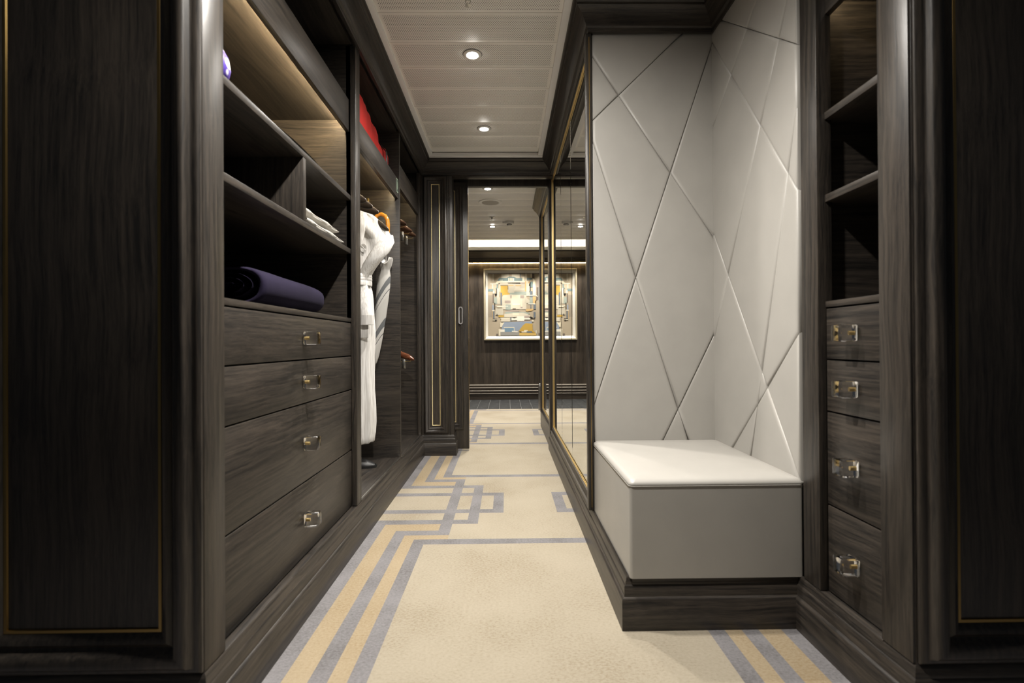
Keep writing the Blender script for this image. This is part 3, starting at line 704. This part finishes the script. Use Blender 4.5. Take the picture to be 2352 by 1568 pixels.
part('strap', MB().tube([(-.688, 2.775, 1.81), (-.675, 2.775, 1.87), (-.678, 2.775, 1.95), (-.71, 2.775, 1.992), (-.78, 2.775, 1.985), (-.82, 2.775, 1.9)], .013, 8, flat=(1, .25)), BLACKR, rbag, label='black webbing strap')
# black slipper on the wardrobe floor
sl = thing('slipper', (-.84, 2.72, .1625), 'black slipper on the wardrobe floor under the robe', 'slipper')
so = MB(); op = [(-.84+.115*math.cos(a)*(1 if math.cos(a) > 0 else 1), 2.72+.042*math.sin(a)*(1+.15*math.cos(a))) for a in [2*math.pi*k/26 for k in range(26)]]
so.strip([[(x, y, z) for x, y in op] for z in (.163, .176)], closed=True, caps=True); part('sole', so, BLACKR, sl)
up = MB(); up.strip([[(-.84+dx, 2.72+.042*math.cos(a)*sc, .174+.038*math.sin(a)*sc*(1-max(0, (dx-.03))*7)) for a in [math.pi*k/10 for k in range(11)]] for dx, sc in ((-.005, .96), (.03, .98), (.06, .92), (.085, .75), (.105, .4))]); part('upper', up, BLACKR, sl)

# ---- hangers
def hanger(loc, half, drop, label, group, wmat, thick=.018, clips=False, metal=CHROME):
    """contoured wooden hanger hooked on a rail at loc; spans x"""
    x, y, z = loc; h = thing('clothes_hanger', (x, y, z-.12), label, 'hanger', group)
    hk = [(x+.0, y, z-.115), (x, y, z-.06), (x+.006, y, z-.045)]+[(x-.0+.0125*math.cos(a), y, z+.0015+.0125*math.sin(a)) for a in [math.radians(d) for d in (-40, 0, 45, 90, 135, 180)]]
    part('hook', MB().tube(hk, .0022, 8), metal, h, label='metal hook')
    for s_ in (-1, 1):
        mb = MB(); rings = []; n = 12
        for i in range(12):
            t_ = i/11; px = x+s_*(half*t_); top = z-.108-drop*(t_**1.35); hgt = .030+.008*math.sin(t_*3)+.010*t_
            w_ = thick*(.55+.9*t_**2); k = 1 if i < 10 else (.8 if i == 10 else .35)
            rings.append([(px, y-.030*t_**2+w_*.5*math.cos(2*math.pi*j/n)*k, top-hgt/2+hgt/2*k*math.sin(2*math.pi*j/n)) for j in range(n)])
        mb.strip(rings, closed=True, caps=True); part('arm', mb, wmat, h, ang=60)
    if clips:
        zb = z-.108-drop-.035
        part('clip_bar', MB().tube([(x-half*.86, y-.012, zb+.030), (x-half*.86, y-.012, zb), (x+half*.86, y-.012, zb), (x+half*.90, y-.012, zb+.01), (x+half*.90, y-.012, zb+.034)], .0022, 8), BRASS, h, label='brass trouser bar')
        for cx in (x-half*.7, x+half*.66):
            c_ = part('clip', B(cx-.010, cx+.010, y-.024, y-.016, zb-.045, zb+.014, .002).box(cx-.010, cx+.010, y-.008, y, zb-.050, zb+.010, .002), CHROME, h, label='grey metal trouser clip')
    return h
RZ = 1.7105
for i, (y, hw_) in enumerate(((2.30, .185), (2.40, .187), (2.50, .190))):
    hanger((-.835, y, RZ), hw_, .060, ('dark wooden hanger nearest the drawer cabinet in the robe bay', 'dark wooden hanger in the middle of the three before the robe', 'dark wooden hanger hanging just before the white robe')[i], 'dark hangers in the robe bay', HDARK)
hanger((-.835, 2.715, RZ), .19, .10, 'dark wooden hanger holding the white robe', 'dark hangers in the robe bay', HDARK)
for i, y in enumerate((3.22, 3.41, 3.55)):
    hanger((-.865, y, 1.8405), .215, .075, ('walnut trouser hanger nearest the panel on the upper rail of the far bay', 'middle walnut trouser hanger on the upper rail of the far bay', 'farthest walnut trouser hanger on the upper rail of the far bay')[i], 'walnut trouser hangers on the upper rail', HWOOD, .026, True)
hanger((-.865, 3.42, .9405), .222, .07, 'reddish trouser hanger on the lower rail of the far bay', 'hangers on the lower rail', HRED, .028, True)

# ---- white robe
rbt = thing('bathrobe', (-.835, 2.72, .285), 'white striped bathrobe with a tied belt hanging in the wardrobe', 'bathrobe')
RCX, RCY = -.838, 2.715
prof = [(1.595, .058, .040), (1.580, .085, .046), (1.555, .118, .052), (1.520, .150, .056), (1.480, .180, .060), (1.450, .197, .062), (1.425, .203, .062), (1.395, .198, .062), (1.36, .178, .062), (1.32, .148, .062), (1.28, .118, .061), (1.245, .093, .060), (1.225, .083, .058), (1.20, .080, .057), (1.172, .081, .058), (1.15, .088, .062), (1.12, .091, .064), (1.06, .093, .065), (1.0, .095, .066), (.93, .098, .066), (.86, .097, .066), (.78, .093, .065), (.70, .092, .066), (.60, .094, .067), (.50, .101, .068), (.42, .100, .068), (.36, .097, .068), (.325, .094, .067), (.300, .092, .066), (.292, .085, .06)]
rbm = MB(); rings = []; n = 56
for z, hx, hy in prof:
    ring = []; fold = min(1, max(0, (1.25-z)/.5))*.10+.03; up_ = 1 if z > 1.25 else 0
    for j in range(n):
        a = 2*math.pi*j/n; c, s_ = math.cos(a), math.sin(a)
        ph = 2.2*noise.noise((0, 0, z*1.6))
        w_ = 1+fold*math.sin(7*a+ph)*.55+fold*.5*math.sin(11*a-ph*1.7+1)+.05*noise.noise((c*2, s_*2, z*6))
        cut = .012*c if z < .33 else 0
        ring.append((RCX+c*hx*(w_ if not up_ else 1+.03*math.sin(9*a+z*22)), RCY+s_*hy*w_+(-.010*up_*math.sin(26*(c*.35+z*.9))), z+cut))
    rings.append(ring)
rbm.strip(rings, closed=True, caps=True); part('robe_body', rbm, ROBE, rbt, ang=80)
sv = MB(); path = [(-.655, 2.700, 1.455, .030), (-.662, 2.675, 1.41, .046), (-.690, 2.655, 1.35, .050), (-.737, 2.652, 1.29, .039), (-.778, 2.668, 1.235, .026), (-.785, 2.674, 1.19, .021), (-.778, 2.662, 1.14, .028), (-.769, 2.646, 1.08, .033), (-.762, 2.634, 1.03, .036), (-.756, 2.632, 1.00, .038)]
rings = []
for i, (x, y, z, r) in enumerate(path):
    rings.append([(x+r*math.cos(2*math.pi*j/20)*(1+.10*math.sin(3*j+i*1.1)), y+.62*r*math.sin(2*math.pi*j/20), z) for j in range(20)])
sv.strip(rings, closed=True, caps=True); part('sleeve', sv, ROBE, rbt, ang=80)
sv2 = MB(); sv2.strip([[(2*RCX-x, y, z) for x, y, z in ring] for ring in rings], closed=True, caps=True); part('sleeve', sv2, ROBE, rbt, ang=80)
cf = MB(); cf.strip([[(-.756+r*math.cos(2*math.pi*j/20), 2.632+.62*r*math.sin(2*math.pi*j/20), z) for j in range(20)] for z, r in ((1.006, .039), (1.007, .0425), (.962, .0415), (.955, .041), (.955, .036))], closed=True); part('cuff', cf, ROBE, rbt)
bl = MB(); bl.strip([[(RCX+(.090+d)*math.cos(2*math.pi*j/36), RCY-.006+(.084+d)*math.sin(2*math.pi*j/36), z) for j in range(36)] for d, z in ((-.006, 1.238), (0, 1.234), (.001, 1.222), (-.001, 1.219), (.001, 1.216), (.001, 1.204), (-.001, 1.201), (.001, 1.198), (.001, 1.186), (0, 1.176), (-.006, 1.172))], closed=True); part('belt', bl, ROBE, rbt)
part('belt_knot', MB().tube([(-.815, 2.622, 1.245), (-.805, 2.615, 1.225), (-.808, 2.612, 1.19), (-.818, 2.616, 1.165)], [.014, .022, .022, .012], 12), ROBE, rbt)
part('belt_tail', MB().tube([(-.81, 2.622, 1.18), (-.800, 2.628, 1.12), (-.806, 2.632, 1.02), (-.803, 2.634, .92)], .022, 10, flat=(1, .18)), ROBE, rbt)
part('pocket', B(-.815, -.748, 2.640, 2.646, .885, 1.000, .003), ROBE, rbt)
for s_ in (1, -1): part('lapel', MB().tube([(RCX+s_*.045, 2.700, 1.605), (RCX+s_*.058, 2.668, 1.585), (RCX+s_*.060, 2.652, 1.53), (RCX+s_*.045, 2.648, 1.45), (RCX+s_*.020, 2.648, 1.34), (RCX, 2.648, 1.25)], [.012, .017, .021, .023, .022, .018], 10, flat=(1, .35)), ROBE, rbt)
cr_ = MB()
for q in range(3): cr_.tube([(-.775+.016*math.cos(a)*(1-.25*q), 2.6495, 1.375+.022*math.sin(a)*(1-.25*q)) for a in [2*math.pi*k/20 for k in range(21)]], .0022, 6, caps=False)
cr_.tube([(-.788, 2.649, 1.362), (-.762, 2.649, 1.388)], .0025, 6).tube([(-.762, 2.649, 1.362), (-.788, 2.649, 1.388)], .0025, 6)
part('embroidered_crest', cr_, ROBE, rbt, label='raised white embroidery')

# ---- umbrella
ub = thing('umbrella', (-.74, 2.86, .70), 'furled grey banded umbrella with an amber crook handle behind the robe', 'umbrella')
cx, cz = -.733, 1.580
hd = [(-.775, 2.862, 1.560), (-.770, 2.862, 1.592), (-.752, 2.862, 1.612), (-.730, 2.861, 1.617), (-.708, 2.86, 1.606), (-.695, 2.86, 1.583), (-.692, 2.86, 1.555), (-.694, 2.86, 1.50), (-.697, 2.86, 1.45)]
part('crook_handle', MB().tube(hd, [.0095, .011, .0115, .0115, .0115, .0115, .0115, .0115, .0105], 14), AMBER, ub, label='amber varnished crook handle')
part('shaft', MB().tube([(-.697, 2.86, 1.45), (-.706, 2.86, 1.34)], .005, 10), CHROME, ub)
um = MB(); rings = []
A0, A1 = Vector((-.702, 2.86, 1.345)), Vector((-.772, 2.86, .735)); n = 28
for t_, r in ((0, .014), (.01, .034), (.05, .030), (.085, .024), (.10, .023), (.16, .032), (.25, .036), (.40, .0345), (.55, .031), (.70, .027), (.82, .023), (.92, .017), (.98, .010), (1, .006)):
    p = A0.lerp(A1, t_); ring = []
    for j in range(n):
        a = 2*math.pi*j/n+t_*5; w_ = 1+.10*abs(math.sin(4*(a-t_*9)))*(1 if t_ > .1 else 1.8)
        ring.append((p.x+r*w_*math.cos(a-t_*5), p.y+r*w_*math.sin(a-t_*5), p.z+(.020*math.cos(2*a) if t_ < .02 else 0)))
    rings.append(ring)
um.strip(rings, closed=True, caps=True); part('canopy', um, UMB, ub, ang=60)
q = A0.lerp(A1, .095); part('strap', MB().lathe([(.026, -.014), (.0285, -.013), (.0285, .013), (.026, .014)], (q.x, q.y, q.z), 20), GREYC, ub, label='pale closing strap')
part('snap', MB().lathe([(.005, 0), (.005, .002), (.001, .003)], (0, 0, 0), 10), CHROME, ub)
ub.children[-1].rotation_euler = (math.radians(90), 0, 0); ub.children[-1].location = Vector((-.694, 2.828, 1.255))-org(ub)
for v in ub.children[-1].data.vertices: v.co += org(ub)
part('ferrule', MB().tube([A1, A1+(A1-A0).normalized()*.05], [.006, .004], 10), CHROME, ub)

# ================================================================== PICTURES ON THE FAR WALL
S_ = .0008386
PX = lambda x: -.4076+S_*x
PZ = lambda y: 2.086-S_*y
def pal(*c): return plain('paint_%d_%d_%d' % c, tuple(v*.80 for v in lin(c)), .8, 0, .2)
COL = {k: pal(*c) for k, c in {'ground': (168, 155, 132), 'taupe': (150, 138, 120), 'cream': (214, 204, 178), 'bone': (196, 187, 166), 'pale': (186, 178, 158), 'sage': (150, 158, 146), 'teal': (112, 128, 126), 'blue': (138, 148, 160), 'slate': (104, 112, 118), 'sky': (112, 138, 156), 'gold': (186, 152, 72), 'ochre': (198, 166, 96), 'sand': (196, 164, 112), 'black': (34, 32, 30), 'umber': (110, 100, 90), 'grey': (146, 144, 136), 'white': (222, 216, 198), 'mauve': (160, 146, 134)}.items()}
KEYS = list(COL)
def rc(c, x0, y0, x1, y1): return (c, [(x0, y0), (x1, y0), (x1, y1), (x0, y1)])
ART = [rc('ground', 170, 215, 1255, 1335), rc('taupe', 170, 600, 260, 1000), rc('bone', 250, 215, 275, 350), rc('bone', 410, 215, 545, 300), rc('bone', 600, 215, 740, 290), rc('cream', 845, 215, 870, 350), rc('cream', 940, 215, 962, 330), rc('umber', 965, 215, 1010, 310), rc('mauve', 1040, 330, 1255, 460), rc('umber', 1045, 460, 1100, 690), rc('grey', 1080, 460, 1255, 720),
 ('teal', [(335, 345), (375, 290), (500, 290), (560, 265), (640, 270), (690, 295), (790, 290), (790, 345)]), rc('teal', 870, 290, 962, 325), rc('sage', 380, 320, 440, 345), rc('cream', 535, 290, 550, 350), rc('pale', 560, 290, 620, 350), rc('white', 625, 295, 640, 345), rc('cream', 790, 270, 830, 350),
 ('cream', [(300, 395), (335, 345), (900, 350), (900, 372), (640, 372), (380, 375), (330, 400)]), rc('white', 210, 390, 310, 402), rc('cream', 245, 400, 258, 480), rc('pale', 370, 380, 850, 540), ('black', [(360, 378), (390, 392), (362, 402)]), ('black', [(515, 378), (740, 376), (770, 388), (740, 396), (540, 390)]), rc('mauve', 760, 372, 835, 402), rc('slate', 745, 215, 757, 345),
 ('teal', [(325, 405), (352, 405), (345, 490), (300, 490), (325, 455)]), rc('teal', 172, 488, 262, 532), rc('black', 318, 482, 332, 600), ('black', [(282, 575), (332, 570), (330, 600), (305, 632)]), rc('cream', 258, 520, 285, 570), rc('cream', 332, 480, 360, 640), rc('umber', 252, 575, 275, 740), rc('sage', 275, 640, 330, 760), rc('pale', 330, 640, 385, 760),
 ('gold', [(395, 428), (525, 428), (525, 595), (430, 612), (415, 555), (395, 555)]), rc('umber', 392, 418, 530, 430), rc('umber', 523, 428, 535, 500), rc('gold', 525, 558, 565, 592), rc('sand', 535, 418, 630, 436), rc('sand', 665, 420, 770, 438), rc('slate', 395, 555, 416, 780),
 ('sage', [(560, 545), (860, 540), (860, 595), (700, 600), (560, 590)]), ('bone', [(615, 520), (660, 480), (830, 480), (830, 520)]), rc('pale', 540, 436, 640, 560), rc('bone', 660, 445, 740, 480), rc('sand', 835, 352, 860, 532), rc('bone', 860, 372, 930, 620), ('sand', [(885, 385), (920, 345), (922, 380), (900, 390)]),
 ('black', [(905, 430), (925, 368), (940, 372), (940, 575), (912, 545), (922, 525), (922, 440)]), rc('teal', 940, 358, 980, 460), ('cream', [(975, 300), (1005, 310), (1020, 350), (1032, 480), (1032, 600), (980, 600), (980, 350)]), rc('slate', 925, 530, 972, 636), rc('cream', 860, 598, 1040, 616), ('cream', [(1040, 602), (1070, 626), (1060, 640), (1030, 616)]), rc('umber', 1035, 625, 1060, 695),
 ('bone', [(420, 640), (445, 600), (580, 590), (860, 600), (860, 860), (420, 860)]), rc('cream', 590, 600, 780, 760), rc('mauve', 570, 605, 595, 660), rc('mauve', 750, 605, 820, 660), ('pale', [(830, 620), (920, 700), (920, 750), (830, 750)]), rc('sage', 920, 640, 972, 750), rc('sand', 980, 630, 1035, 770), rc('black', 1020, 700, 1034, 770), rc('mauve', 470, 700, 575, 750), rc('sage', 485, 770, 578, 866), rc('white', 300, 795, 530, 806), rc('cream', 330, 806, 445, 824), rc('cream', 440, 755, 500, 768), rc('white', 610, 760, 750, 775), rc('bone', 610, 775, 750, 850), rc('mauve', 755, 812, 790, 838), rc('cream', 760, 680, 785, 815), rc('umber', 610, 838, 668, 860), rc('white', 890, 755, 1025, 770),
 rc('black', 282, 740, 296, 860), rc('blue', 245, 780, 270, 870), rc('cream', 240, 870, 285, 890), rc('slate', 255, 890, 282, 1030), rc('sand', 245, 890, 254, 1035), rc('slate', 935, 770, 948, 840), rc('slate', 990, 775, 1032, 860), ('sand', [(850, 855), (960, 850), (985, 850), (985, 868), (960, 888), (868, 898), (850, 890)]), rc('pale', 300, 840, 440, 960),
 ('mauve', [(455, 920), (520, 880), (650, 868), (780, 895), (650, 900), (490, 905)]), ('sage', [(480, 905), (820, 905), (920, 925), (920, 945), (470, 940)]), ('bone', [(460, 940), (800, 920), (920, 960), (920, 1000), (720, 1000), (460, 1000)]), rc('cream', 610, 925, 720, 965), rc('gold', 355, 965, 452, 998), rc('black', 322, 940, 336, 968), rc('cream', 385, 1008, 565, 1025), rc('bone', 400, 1025, 565, 1080), rc('slate', 568, 1000, 585, 1070), rc('white', 590, 1010, 690, 1058), ('black', [(598, 1010), (640, 1006), (672, 1014), (640, 1022)]), rc('white', 690, 985, 820, 1070), rc('mauve', 820, 975, 910, 1020), rc('white', 820, 1020, 930, 1045), rc('mauve', 690, 1068, 960, 1080), rc('slate', 990, 905, 1024, 1010), ('black', [(920, 990), (960, 1000), (985, 1022), (1025, 1018), (1000, 1040), (975, 1030), (925, 1020)]), rc('black', 255, 1028, 325, 1040), rc('cream', 250, 1040, 320, 1058), rc('black', 290, 1050, 326, 1066), rc('cream', 960, 1050, 988, 1085),
 ('blue', [(440, 1090), (960, 1080), (960, 1120), (820, 1140), (720, 1250), (410, 1250), (415, 1160)]), rc('cream', 385, 1095, 400, 1180), ('cream', [(400, 1100), (462, 1098), (430, 1140), (412, 1180), (400, 1180)]), ('gold', [(710, 1260), (800, 1145), (845, 1110), (968, 1120), (970, 1240), (1030, 1290), (880, 1260)]), rc('cream', 450, 1178, 640, 1194), rc('cream', 630, 1190, 642, 1250), rc('sky', 465, 1195, 632, 1266), rc('white', 385, 1222, 465, 1272), rc('cream', 357, 1215, 388, 1335), rc('grey', 390, 1266, 730, 1330), ('ochre', [(728, 1280), (1030, 1290), (1038, 1333), (728, 1333)]), ('white', [(595, 1245), (690, 1252), (720, 1262), (690, 1272), (595, 1264)]), rc('white', 770, 1260, 880, 1276), rc('cream', 815, 1235, 880, 1265), rc('slate', 862, 1255, 960, 1284), rc('umber', 312, 1300, 350, 1332), rc('umber', 1075, 1290, 1115, 1330), rc('white', 1030, 1240, 1040, 1300)]
def picture(x_off, label, simple=False):
    x0, x1, y0, y1 = PX(92)+x_off, PX(1345)+x_off, PZ(1415), PZ(133)
    p = thing('picture_frame', ((x0+x1)/2, 7.33, y0), label, 'picture', 'framed abstract prints on the far wall')
    part('frame', MB().frame((x0, 7.34, y0), (1, 0, 0), (0, 0, 1), (0, -1, 0), x1-x0, y1-y0, [(0, 0), (0, .050), (.004, .054), (.022, .054), (.026, .050), (.027, .040)]), plain('champagne_frame', (.42, .36, .24), .4, .3), p)
    part('mount', MB().frame((x0+.027, 7.34, y0+.027), (1, 0, 0), (0, 0, 1), (0, -1, 0), x1-x0-.054, y1-y0-.054, [(0, .040), (.003, .030), (.034, .012), (.036, .010)]), plain('white_mount', (.56, .53, .46), .6), p)
    pr = MB()
    for i, (c, poly) in enumerate(ART if not simple else ART[:30]):
        d = 7.331-.00006*i; pr.add([(PX(x)+x_off, d, PZ(y)) for x, y in poly], [list(range(len(poly)))], KEYS.index(c))
    part('print', pr, [COL[k] for k in KEYS], p, label='abstract print of interlocking cream grey blue and gold shapes', smooth=False, fix=False)
picture(0, 'large framed abstract print in cream, gold and blue on the far wall')
picture(-1.295, 'framed print whose right edge peeks out beside the sliding door', True)
